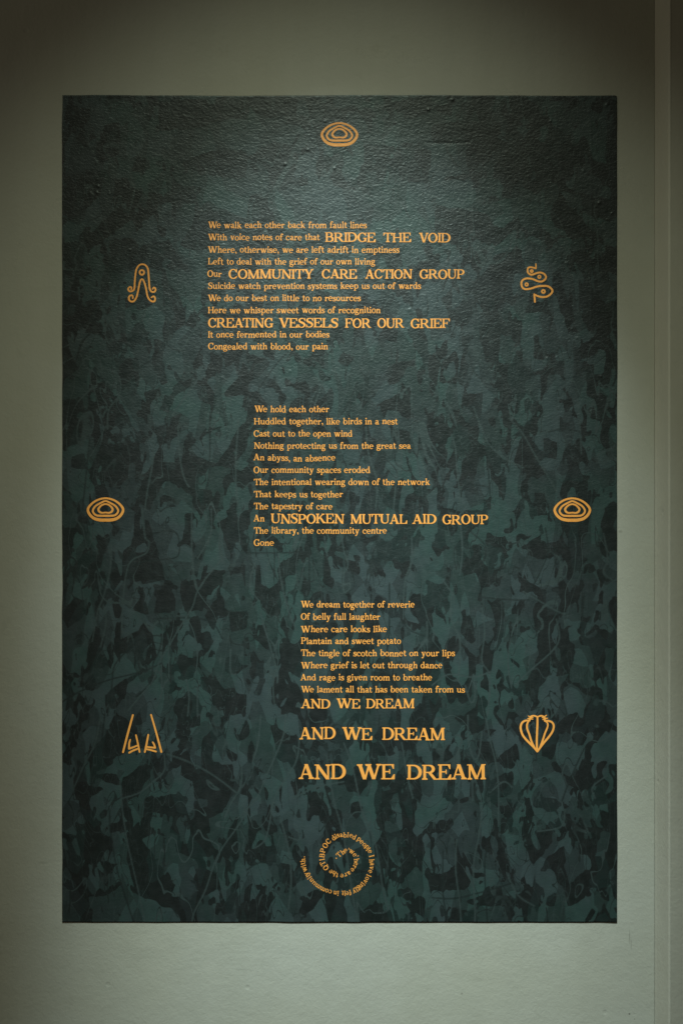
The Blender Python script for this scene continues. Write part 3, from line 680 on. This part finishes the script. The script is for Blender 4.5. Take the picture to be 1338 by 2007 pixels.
    if c == 'U':
        g.curve([(18, 100, 19), (18, 60, 19), (18, 34, 19), (27, 11, 15), (50, 3, 10), (72, 10, 10), (81, 32, 10.5), (81, 60, 11), (81, 100, 11)])
        g.sf(18, 100, 16, 17, -1); g.sf(81, 100, 16, 15, -1, 6); return g, 2, 97
    if c == 'V':
        g.dg(16, 100, 49, -1, 22); g.dg(81, 100, 51, -1, 12); g.sf(16, 100, 17, 18, -1, 10); g.sf(81, 100, 16, 14, -1, 6); return g, -1, 95
    if c == 'W':
        g.dg(16, 100, 46, -1, 22); g.dg(74, 100, 48, -1, 12); g.dg(70, 100, 102, -1, 22); g.dg(133, 100, 104, -1, 12)
        g.sf(16, 100, 17, 18, -1, 10); g.sf(68, 100, 18, 20, -1, 10); g.sf(133, 100, 16, 14, -1, 6); return g, -1, 147
    if c == 'Y':
        g.dg(16, 100, 47, 42, 21); g.dg(80, 100, 50, 42, 12); stem(48, 19, 0, 50)
        g.sf(16, 100, 17, 18, -1, 10); g.sf(80, 100, 16, 14, -1, 6); g.sf(48, 0, 17, 17, 1); return g, -1, 94

def low(c):
    g = Shape(); s = 14; h = 7; T = 8; X = 66; A = 103
    def stem(x, y0=0, y1=X): g.bar(x - h, x + h, y0, y1)
    def flag(x, y): g.poly([(x - h - 9, y - 9), (x + h, y + 1), (x + h, y - 16), (x - h, y - 14), (x - h - 9, y - 14)])
    def foot(x, l=15, r=15): g.sf(x, 0, l, r, 1, 9, 7, 11)
    if c == 'a':
        g.curve([(13, 49, 15), (17, 58, 11), (30, 63, 9), (44, 58, 14), (48, 44, 14.5), (48, 20, 14.5), (50, 8, 15), (60, 4, 9), (66, 9, 6)])
        g.curve([(48, 38, 8), (32, 34, 11), (16, 26, 16), (14, 13, 16), (24, 4, 10), (36, 7, 9), (48, 18, 8)]); return g, 3, 66
    if c == 'b':
        stem(18, 0, A); flag(18, A); g.arc(38, 33, 34, 35, 0, 360, 15, T, 24); return g, 0, 73
    if c == 'c':
        g.arc(36, 33, 33, 35, 50, 318, 15, T, 17); g.disc(53, 51, 9); return g, 3, 64
    if c == 'd':
        stem(56, 4, A); flag(56, A); g.arc(36, 33, 33, 35, 0, 360, 15, T, 24); g.sf(58, 0, 8, 16, 1, 8, 7, 12); return g, 3, 75
    if c == 'e':
        g.arc(36, 33, 33, 35, -2, 316, 14.5, T, 24); g.bar(10, 66, 32, 40); return g, 3, 69
    if c == 'f':
        g.curve([(23, 0, 14.5), (23, 50, 14.5), (23, 78, 14.5), (30, 95, 13), (43, 99, 10), (52, 95, 9)]); g.disc(50, 90, 9)
        g.bar(4, 48, 57, 66); foot(23, 17, 17); return g, 3, 52
    if c == 'g':
        g.arc(33, 44, 27, 24, 0, 360, 17, 8, 17)
        g.curve([(18, 24, 8), (11, 14, 12), (20, 6, 14), (40, 4, 15), (58, -3, 15), (62, -15, 12), (50, -26, 9), (30, -29, 9), (13, -24, 11), (10, -13, 11), (22, -3, 8), (34, 2, 6)])
        g.curve([(50, 58, 8), (58, 65, 9), (67, 63, 10)]); return g, 3, 70
    if c in 'hnm':
        x = 18
        stem(x, 0, A if c == 'h' else X); flag(x, A if c == 'h' else X); foot(x, 16, 14)
        for k in range(2 if c == 'm' else 1):
            g.curve([(x + 5, 40, 9), (x + 12, 54, 10), (x + 25, 61, 11), (x + 37, 56, 16), (x + 40, 42, 14.5), (x + 40, 20, 14.5), (x + 40, 0, 14.5)])
            x += 40; foot(x, 14, 15)
        return g, 1, x + 16
    if c == 'i':
        stem(18); flag(18, X); foot(18); g.disc(17, 88, 11); return g, 1, 34
    if c == 'k':
        stem(18, 0, A); flag(18, A); foot(18, 16, 14); g.dg(24, 28, 52, 62, 12); g.dg(36, 42, 60, 2, 21); g.bar(40, 68, 59, 66); g.bar(50, 76, 0, 7); return g, 0, 76
    if c == 'l':
        stem(18, 0, A); flag(18, A); foot(18); return g, 1, 34
    if c == 'o':
        g.arc(36, 33, 33, 35, 0, 360, 15, T, 24); return g, 3, 69
    if c == 'p':
        stem(18, -30, X); flag(18, X); g.arc(40, 33, 33, 35, 0, 360, 15, T, 24); g.sf(18, -31, 16, 17, 1, 9, 7, 11); return g, 0, 74
    if c == 'r':
        stem(18); flag(18, X); foot(18, 16, 17); g.curve([(24, 38, 9), (31, 53, 10), (44, 60, 10)]); g.disc(48, 55, 10); return g, 1, 58
    if c == 's':
        g.curve([(48, 50, 8), (40, 61, 8), (28, 63, 9), (15, 57, 14), (17, 43, 17), (31, 34, 14.5), (45, 26, 17), (47, 11, 14), (34, 3, 9), (18, 4, 8), (8, 17, 8)])
        g.bar(46, 52, 44, 67); g.bar(5, 11, -1, 23); return g, 4, 56
    if c == 't':
        g.curve([(22, 88, 7), (22, 70, 17), (22, 40, 14.5), (22, 18, 14.5), (28, 5, 13), (40, 4, 9), (49, 11, 7)]); g.bar(4, 46, 57, 66); return g, 3, 49
    if c == 'u':
        g.curve([(18, X, 14.5), (18, 40, 14.5), (18, 22, 14.5), (24, 8, 14), (36, 4, 10), (50, 12, 9), (58, 22, 9)]); stem(60, 4, X)
        g.bar(3, 20, X - 8, X); g.bar(46, 60, X - 8, X); g.sf(62, 0, 8, 15, 1, 8, 7, 12); return g, 2, 78
    if c in 'vy':
        g.dg(15, X, 36, -1 if c == 'v' else 0, 17); g.bar(1, 32, 59, X); g.bar(45, 72, 59, X)
        if c == 'v': g.dg(60, X, 38, -1, 12)
        else: g.curve([(60, X, 11), (42, 18, 11), (32, -10, 11), (22, -26, 11), (12, -27, 12)]); g.disc(11, -22, 8)
        return g, 0, 72
    if c == 'w':
        g.dg(15, X, 34, -1, 17); g.dg(54, X, 36, -1, 12); g.dg(52, X, 72, -1, 17); g.dg(94, X, 74, -1, 12)
        g.bar(1, 32, 59, X); g.bar(40, 64, 59, X); g.bar(80, 106, 59, X); return g, 0, 106
    if c == '.': g.disc(14, 9, 11); return g, 0, 28
    if c == ',': g.disc(14, 9, 11); g.curve([(20, 8, 10), (20, -8, 8), (10, -19, 4)]); return g, 0, 28
    if c == '\u2018': g.disc(12, 76, 10); g.curve([(7, 78, 9), (8, 92, 7), (18, 100, 4)]); return g, 0, 24
    if c == '\u2019': g.disc(12, 92, 10); g.curve([(17, 90, 9), (16, 78, 7), (6, 68, 4)]); return g, 0, 24
    if c == '*':
        for k in range(3):
            a = R(90 + 60 * k)
            g.strip([(24 + 20 * math.cos(a), 60 + 20 * math.sin(a), 13), (24 - 20 * math.cos(a), 60 - 20 * math.sin(a), 13)])
        return g, 0, 48

GL = {}
def glyph(c):
    if c not in GL:
        g, l, r = cap(c) if c.isupper() else low(c)
        v, f = g.union()
        GL[c] = (np.array(v), f, l, r)
    return GL[c]

KERN = {'We': -12, 'Wh': 2, 'Wi': -4, 'Th': -4, 'To': -10, 'AT': -8, 'TA': -8, 'AV': -8, 'VO': -6, 'OV': -6, 'LA': 0, 'AL': 0, 'ry': -4, 'ke': -3, 'WE': -2}
def layout(text, caps):
    """pen positions of the letters of a line, in font units"""
    x = 0; out = []
    prev = ''
    for c in text:
        if c == ' ':
            x += 44 if caps else 46; prev = ' '; continue
        v, f, l, r = glyph(c)
        x += KERN.get(prev + c, 0)
        out.append((c, x - l, x, x + (r - l))); x += (r - l) + (1.5 if caps else 3.5); prev = c
    return out

def flat_mesh(name, pieces, parent, label=None):
    """pieces: list of (2-D points in photo pixels, faces) -> one mesh on the sheet"""
    V_ = []; F_ = []
    for v, f in pieces:
        b = len(V_)
        for p in v:
            X, Z = loc(p[0], p[1]); V_.append((X, INK_Y, Z))
        for t in f: F_.append([b + i for i in t])
    # faces look towards the viewer (-Y)
    G_ = []
    for t in F_:
        a, b, c = (V_[i] for i in t[:3])
        ny = (b[2] - a[2]) * (c[0] - a[0]) - (b[0] - a[0]) * (c[2] - a[2])
        G_.append(t if ny < 0 else t[::-1])
    o = mesh_obj(name, V_, G_, M_INK, parent)
    if label: o['label'] = label
    return o

RND = random.Random(11)
def set_line(text, x0, x1, y, H, caps=False, jit=1.0, dy=None, y1=None):
    lay = layout(text, caps)
    w = lay[-1][3] - lay[0][2]
    k = (x1 - x0) / w
    sx = min(max(k, H / 100 * 0.82), H / 100 * 1.10)      # letter width; the rest goes into spacing
    out = []
    n = len(lay)
    for i, (c, org, l, r) in enumerate(lay):
        v, f, gl, gr = glyph(c)
        mid = x0 + ((l + r) / 2) * k
        ang = R(RND.gauss(0, 0.7) * jit)
        oy = RND.gauss(0, 0.28) * jit * (H / 12.5) ** 0.5 + (dy(i) if dy else 0)
        if y1 is not None: oy += (y1 - y) * i / max(1, n - 1)
        hs = H / 100 * (1 + RND.gauss(0, 0.012))
        u = (v[:, 0] - (gl + gr) / 2) * sx
        t = v[:, 1] * hs
        uu = u * math.cos(ang) - t * math.sin(ang); tt = u * math.sin(ang) + t * math.cos(ang)
        out.append((np.stack([mid + uu, y + oy - tt], 1), f))
    return out

h1 = 12.6
LINES = [   # small text: text, x0, x1, baseline | capitals that share the line: text, x0, x1, baseline, height
 ('We walk each other back from fault lines', 408.2, 718.6, 447.2, []),
 ('With voice notes of care that', 408.2, 626.5, 470.9, [('BRIDGE', 637.2, 735.8, 474.3, 18.4), ('THE', 750.7, 805.5, 474.8, 18.2), ('VOID', 820.5, 882.3, 475.2, 18.4)]),
 ('Where, otherwise, we are left adrift in emptiness', 408.0, 782.3, 495.6, []),
 ('Left to deal with the grief of our own living', 408.0, 734.8, 518.7, []),
 ('Our', 406.7, 434.8, 542.5, [('COMMUNITY', 447.9, 614.4, 546.3, 18.4), ('CARE', 630.1, 699.2, 546.0, 18.4), ('ACTION', 715.5, 807.4, 546.3, 18.2), ('GROUP', 821.6, 909.5, 546.6, 18.2)]),
 ('Suicide watch prevention systems keep us out of wards', 408.0, 824.5, 566.3, []),
 ('We do our best on little to no resources', 408.0, 706.9, 590.1, []),
 ('Here we whisper sweet words of recognition', 408.0, 745.4, 613.9, []),
 (None, 0, 0, 0, [('CREATING', 407.8, 535.3, 642.0, 18.5), ('VESSELS', 547.0, 662.6, 642.2, 18.4), ('FOR', 676.0, 726.6, 642.6, 18.4), ('OUR', 738.7, 791.5, 642.6, 18.4), ('GRIEF', 804.0, 880.8, 643.2, 18.4)]),
 ('It once fermented in our bodies', 408.0, 645.3, 661.5, []),
 ('Congealed with blood, our pain', 408.0, 642.6, 685.0, []),
 ('We hold each other', 499.0, 644.8, 807.8, []),
 ('Huddled together, like birds in a nest', 498.0, 778.9, 831.8, []),
 ('Cast out to the open wind', 497.2, 690.2, 855.7, []),
 ('Nothing protecting us from the great sea', 498.0, 804.5, 879.6, []),
 ('An abyss, an absence', 497.0, 656.9, 903.0, []),
 ('Our community spaces eroded', 497.0, 725.0, 926.9, []),
 ('The intentional wearing down of the network', 498.0, 841.8, 950.6, []),
 ('That keeps us together', 498.0, 671.7, 974.7, []),
 ('The tapestry of care', 498.0, 651.3, 998.2, []),
 ('An', 497.0, 518.7, 1021.8, [('UNSPOKEN', 531.0, 674.3, 1025.8, 18.7), ('MUTUAL', 686.5, 797.5, 1026.4, 18.7), ('AID', 807.3, 855.1, 1026.8, 18.7), ('GROUP', 866.1, 955.8, 1027.2, 18.7)]),
 ('The library, the community centre', 498.0, 757.4, 1045.7, []),
 ('Gone', 497.4, 537.0, 1069.6, []),
 ('We dream together of reverie', 589.8, 811.8, 1190.6, []),
 ('Of belly full laughter', 589.4, 744.5, 1214.7, []),
 ('Where care looks like', 590.0, 757.7, 1238.8, []),
 ('Plantain and sweet potato', 590.0, 785.2, 1262.1, []),
 ('The tingle of scotch bonnet on your lips', 590.0, 890.8, 1285.9, []),
 ('Where grief is let out through dance', 590.0, 866.0, 1309.6, []),
 ('And rage is given room to breathe', 589.0, 846.0, 1333.3, []),
 ('We lament all that has been taken from us', 590.0, 910.4, 1357.0, []),
 (None, 0, 0, 0, [('AND', 590.0, 647.4, 1388.0, 18.5), ('WE', 659.4, 705.8, 1388.0, 18.5), ('DREAM', 717.3, 811.4, 1388.3, 18.5)]),
 (None, 0, 0, 0, [('AND', 587.0, 657.6, 1449.0, 24.0), ('WE', 670.2, 729.3, 1449.6, 24.0), ('DREAM', 748.5, 871.3, 1450.2, 24.0)]),
 (None, 0, 0, 0, [('AND', 585.5, 677.6, 1527.2, 29.6), ('WE', 699.4, 773.3, 1527.2, 29.6), ('DREAM', 796.6, 951.2, 1527.6, 29.6)]),
]
def dip(i):      # the line about the abyss sinks and climbs again
    return 2.2 * math.exp(-((i - 9.0) / 4.2) ** 2) - 0.6
for text, x0, x1, y, caps in LINES:
    phrase = []
    for wt, a, b, yy, H in (caps if text else []):
        phrase += set_line(wt, a, b, yy, H, True, 0.8)
    words = ' '.join(c[0] for c in caps)
    if text:
        o = flat_mesh('verse_line', set_line(text, x0, x1, y, h1, False, 1.0, dip if 'abyss' in text else None), ROOT,
                      'small orange verse line reading "%s"' % text)
        if phrase:
            flat_mesh('capital_phrase', phrase, o, 'larger orange capitals reading "%s"' % words)
    else:
        big = {24.0: 'medium', 29.6: 'largest'}.get(caps[0][4], 'smaller')
        for wt, a, b, yy, H in caps:
            flat_mesh('capital_word', set_line(wt, a, b, yy, H, True, 0.8), ROOT,
                      '%s orange capital word "%s" in the line "%s"' % (big, wt, words))

# ------------------------------------------------------------------ the spiral note
TXT = '*The\u2018we\u2019herearetheQTIBPOCdisabledpeopleIhavelovinglyfeltincommunitywith.'
SP = [(618, 463), (648, 420), (694, 386), (730, 370), (772, 347), (803, 384), (840, 425), (880, 437), (867, 487), (855, 530), (838, 566), (812, 602),
      (770, 643), (730, 664), (686, 674), (625, 670), (590, 651), (553, 624), (495, 575), (454, 527), (446, 480), (446, 430), (455, 370), (484, 309), (521, 258),
      (583, 215), (611, 196), (640, 189), (680, 185), (724, 180), (760, 178), (797, 190), (838, 204), (888, 240), (925, 267), (957, 300), (985, 332), (1006, 353),
      (1025, 382), (1047, 437), (1050, 495), (1050, 536), (1043, 580), (1028, 624), (1014, 675), (990, 708), (969, 744), (945, 773), (918, 797), (889, 823),
      (865, 843), (833, 856), (785, 880), (751, 887), (722, 889), (695, 886), (640, 890), (605, 881), (546, 868), (505, 856), (453, 836), (396, 801), (351, 764),
      (319, 729), (292, 702), (276, 676), (270, 649), (237, 596), (220, 557), (214, 527), (211, 489), (233, 447)]
assert len(SP) == len(TXT)
CP = [np.array([559 + a / 6.194, 1607 + b / 6.194]) for a, b in SP]
base = [i for i, c in enumerate(TXT) if c not in '\u2018\u2019.*']
pieces = []
HS = 9.9
for i, c in enumerate(TXT):
    j = min(range(len(base)), key=lambda q: abs(base[q] - i))
    d = CP[base[min(j + 2, len(base) - 1)]] - CP[base[max(j - 2, 0)]]
    if j < 2: d = np.array([0.72, -0.69]) if j == 0 else np.array([0.80, -0.60])
    d = d / np.hypot(*d)
    up = np.array([d[1], -d[0]])           # outward, in pixel axes (y down)
    v, f, gl, gr = glyph(c)
    k = HS / 100 * (0.7 if c == '*' else 1.0)
    ox = (v[:, 0] - (v[:, 0].min() + v[:, 0].max()) / 2) * k * 0.95
    oy = (v[:, 1] - (v[:, 1].min() + v[:, 1].max()) / 2) * k
    pieces.append((CP[i] + ox[:, None] * d + oy[:, None] * up, f))
flat_mesh('spiral_note', pieces, ROOT, 'tiny orange sentence winding outward in a clockwise spiral below the poem')

# ------------------------------------------------------------------ the emblems
def to_px(ox, oy, k, sh):
    v, f = sh.union()
    return [(np.array([(ox + a / k, oy + b / k) for a, b in v]), f)]

def ringlets(cx, cy):
    def sym(half):
        full = half + [(1334 - a, b, w) for a, b, w in half[-2:0:-1]]
        return full
    rings = [[(667, 178, 60), (880, 222, 62), (1060, 335, 68), (1168, 490, 78), (1120, 640, 85), (990, 755, 92), (820, 799, 100), (667, 802, 100)],
             [(667, 258, 56), (790, 305, 58), (950, 400, 60), (1027, 520, 62), (1000, 610, 62), (920, 668, 62), (800, 680, 66), (667, 680, 68)],
             [(667, 344, 54), (780, 380, 58), (868, 480, 66), (845, 560, 66), (770, 595, 56), (667, 588, 52)]]
    first = None
    for i, h in enumerate(rings):
        sh = Shape(0.90); sh.curve(sym(h), True, 7)
        name = 'nested_rings_emblem' if i == 0 else 'inner_ring'
        o = flat_mesh(name, to_px(cx - 667 / 14.6, cy - 500 / 14.6, 14.6, sh), ROOT if i == 0 else first)
        if i == 0: first = o
    return first
o = ringlets(665.0, 263.5); o['label'] = 'orange emblem of three nested rounded rings centred at the top of the poster'
o = ringlets(207.4, 998.6); o['label'] = 'orange emblem of three nested rounded rings near the left edge of the poster'
o = ringlets(1120.4, 998.8); o['label'] = 'orange emblem of three nested rounded rings near the right edge of the poster'

def scrolled():
    sh = Shape(0.90); K = (235, 500, 14.867)
    sh.curve([(340, 1000, 48), (345, 950, 50), (302, 930, 52), (258, 965, 55), (252, 1010, 56), (280, 1050, 56), (330, 1060, 56), (390, 1035, 56), (430, 970, 56), (440, 800, 56), (452, 640, 56),
              (480, 450, 54), (530, 340, 52), (590, 285, 50), (660, 270, 50), (735, 287, 52), (797, 350, 54), (830, 440, 56), (845, 620, 56), (858, 800, 56), (872, 960, 56), (905, 1045, 56), (965, 1078, 56),
              (1025, 1060, 55), (1046, 1005, 54), (1030, 962, 52), (992, 948, 48), (962, 988, 44)], False, 5, True)
    o = flat_mesh('scroll_footed_emblem', to_px(*K, sh), ROOT, 'orange arch emblem with curled feet and a small ring inside')
    sh = Shape(0.90)
    sh.curve([(385, 1262, 46), (382, 1200, 50), (350, 1172, 54), (290, 1195, 58), (268, 1260, 60), (292, 1328, 58), (365, 1358, 56), (430, 1328, 56), (490, 1230, 56), (530, 1080, 56), (560, 920, 56), (590, 790, 56),
              (620, 725, 54), (652, 704, 50), (690, 735, 52), (730, 830, 56), (770, 980, 56), (800, 1150, 56), (840, 1260, 56), (900, 1328, 56), (970, 1358, 56), (1022, 1330, 55), (1030, 1255, 54), (990, 1202, 50), (925, 1236, 44)], False, 5, True)
    flat_mesh('inner_arch', to_px(*K, sh), o)
    sh = Shape(0.90); sh.curve([(648 + 65 * math.cos(a), 507 + 68 * math.sin(a), 56) for a in [math.pi / 5 * i for i in range(10)]], True, 4)
    flat_mesh('ring', to_px(*K, sh), o)
scrolled()

def serpent():
    sh = Shape(0.90); K = (1005, 500, 14.867)
    sh.curve([(655, 258, 40), (660, 330, 46), (655, 392, 48)], False, 4, True)
    sh.curve([(655, 392, 48), (590, 370, 54), (500, 356, 56), (440, 372, 56), (415, 430, 56), (430, 515, 58), (500, 568, 60), (570, 568, 60), (660, 535, 58), (770, 510, 58), (870, 535, 58), (930, 590, 60), (952, 645, 60), (920, 715, 60),
              (840, 768, 60), (760, 772, 60), (680, 750, 60), (580, 705, 60), (470, 685, 60), (370, 685, 60), (285, 722, 60), (240, 790, 60), (240, 880, 60), (270, 950, 60), (340, 993, 60), (440, 990, 60), (540, 970, 60), (650, 930, 60),
              (750, 907, 60), (850, 902, 62), (950, 900, 62), (1030, 922, 62), (1110, 985, 62), (1138, 1050, 62), (1100, 1125, 62), (1010, 1195, 62), (900, 1224, 60), (790, 1218, 60), (690, 1187, 56), (605, 1140, 46)], False, 4, True)
    sh.curve([(605, 1140, 46), (620, 1250, 60), (628, 1362, 58)], False, 4, True)
    o = flat_mesh('serpent_emblem', to_px(*K, sh), ROOT, 'orange winding serpent emblem with four ringed dots')
    for x, y, r, q, hole in ((535, 470, 58, 58, 6), (758, 635, 60, 68, 13), (387, 858, 62, 68, 15), (875, 1062, 72, 70, 17)):
        sh = Shape(0.90)
        sh.strip([(x + (r + hole) / 2 * math.cos(a), y + (q + hole) / 2 * math.sin(a), r - hole) for a in [math.pi / 9 * i for i in range(18)]], True)
        flat_mesh('dot', to_px(*K, sh), o)
serpent()

def twin_posts():
    K = (230, 1385, 13.38)
    def st(groups):
        sh = Shape(0.90)
        for g in groups: sh.curve(g, False, 4, True)
        return to_px(*K, sh)
    o = flat_mesh('twin_posts_emblem', st([[(415, 218, 52), (285, 690, 60), (157, 1190, 56)]]), ROOT, 'orange emblem of two leaning posts with forked strokes between them')
    flat_mesh('post', st([[(890, 212, 48), (1020, 660, 54), (1160, 1182, 58)]]), o)
    flat_mesh('forked_stroke', st([[(495, 745, 48), (545, 960, 52), (590, 1185, 50)], [(345, 865, 44), (318, 960, 54), (315, 1100, 58)], [(315, 1100, 58), (420, 1062, 52), (540, 1015, 48)],
                                   [(318, 1205, 54), (420, 1148, 54), (550, 1100, 50)]]), o)
    flat_mesh('forked_stroke', st([[(818, 735, 48), (768, 1000, 58), (728, 1185, 54)], [(935, 932, 46), (970, 990, 52), (998, 1076, 52)], [(998, 1076, 52), (870, 1065, 52), (775, 1050, 50)],
                                   [(775, 1112, 48), (900, 1140, 52), (1018, 1174, 50)]]), o)
twin_posts()

def seed_pod():
    sh = Shape(0.90); K = (1005, 1385, 14.084)
    for g in ([(665, 275, 52), (665, 480, 60), (650, 820, 62), (648, 1050, 62), (662, 1225, 60)],
              [(450, 385, 46), (340, 382, 54), (250, 435, 62), (206, 530, 64), (212, 650, 64), (270, 800, 64), (400, 955, 66), (560, 1110, 66), (660, 1232, 60)],
              [(445, 360, 50), (408, 420, 54), (378, 500, 58), (385, 610, 58), (440, 760, 56), (510, 980, 60), (600, 1150, 50)],
              [(880, 395, 54), (960, 388, 56), (1060, 425, 58), (1110, 500, 60), (1108, 600, 60), (1065, 710, 62), (960, 855, 64), (820, 1020, 64), (665, 1232, 60)],
              [(862, 390, 44), (930, 430, 46), (952, 510, 48), (925, 610, 50), (870, 740, 54), (810, 930, 60), (735, 1120, 50)],
              [(660, 290, 34), (612, 258, 48), (540, 250, 50), (480, 282, 64), (455, 350, 58)], [(668, 290, 34), (720, 258, 48), (785, 252, 50), (842, 290, 62), (872, 380, 62)],
              [(412, 255, 24), (480, 285, 32), (545, 298, 24)], [(395, 326, 24), (470, 312, 30), (545, 296, 22)], [(410, 330, 24), (480, 336, 32), (540, 342, 24)],
              [(914, 236, 30), (860, 270, 34), (795, 305, 24)], [(945, 315, 24), (880, 330, 34), (810, 356, 24)], [(920, 330, 24), (870, 300, 30), (800, 298, 24)]):
        sh.curve(g, False, 4, True)
    flat_mesh('seed_pod_emblem', to_px(*K, sh), ROOT, 'orange ribbed seed pod emblem with a pointed base')
seed_pod()
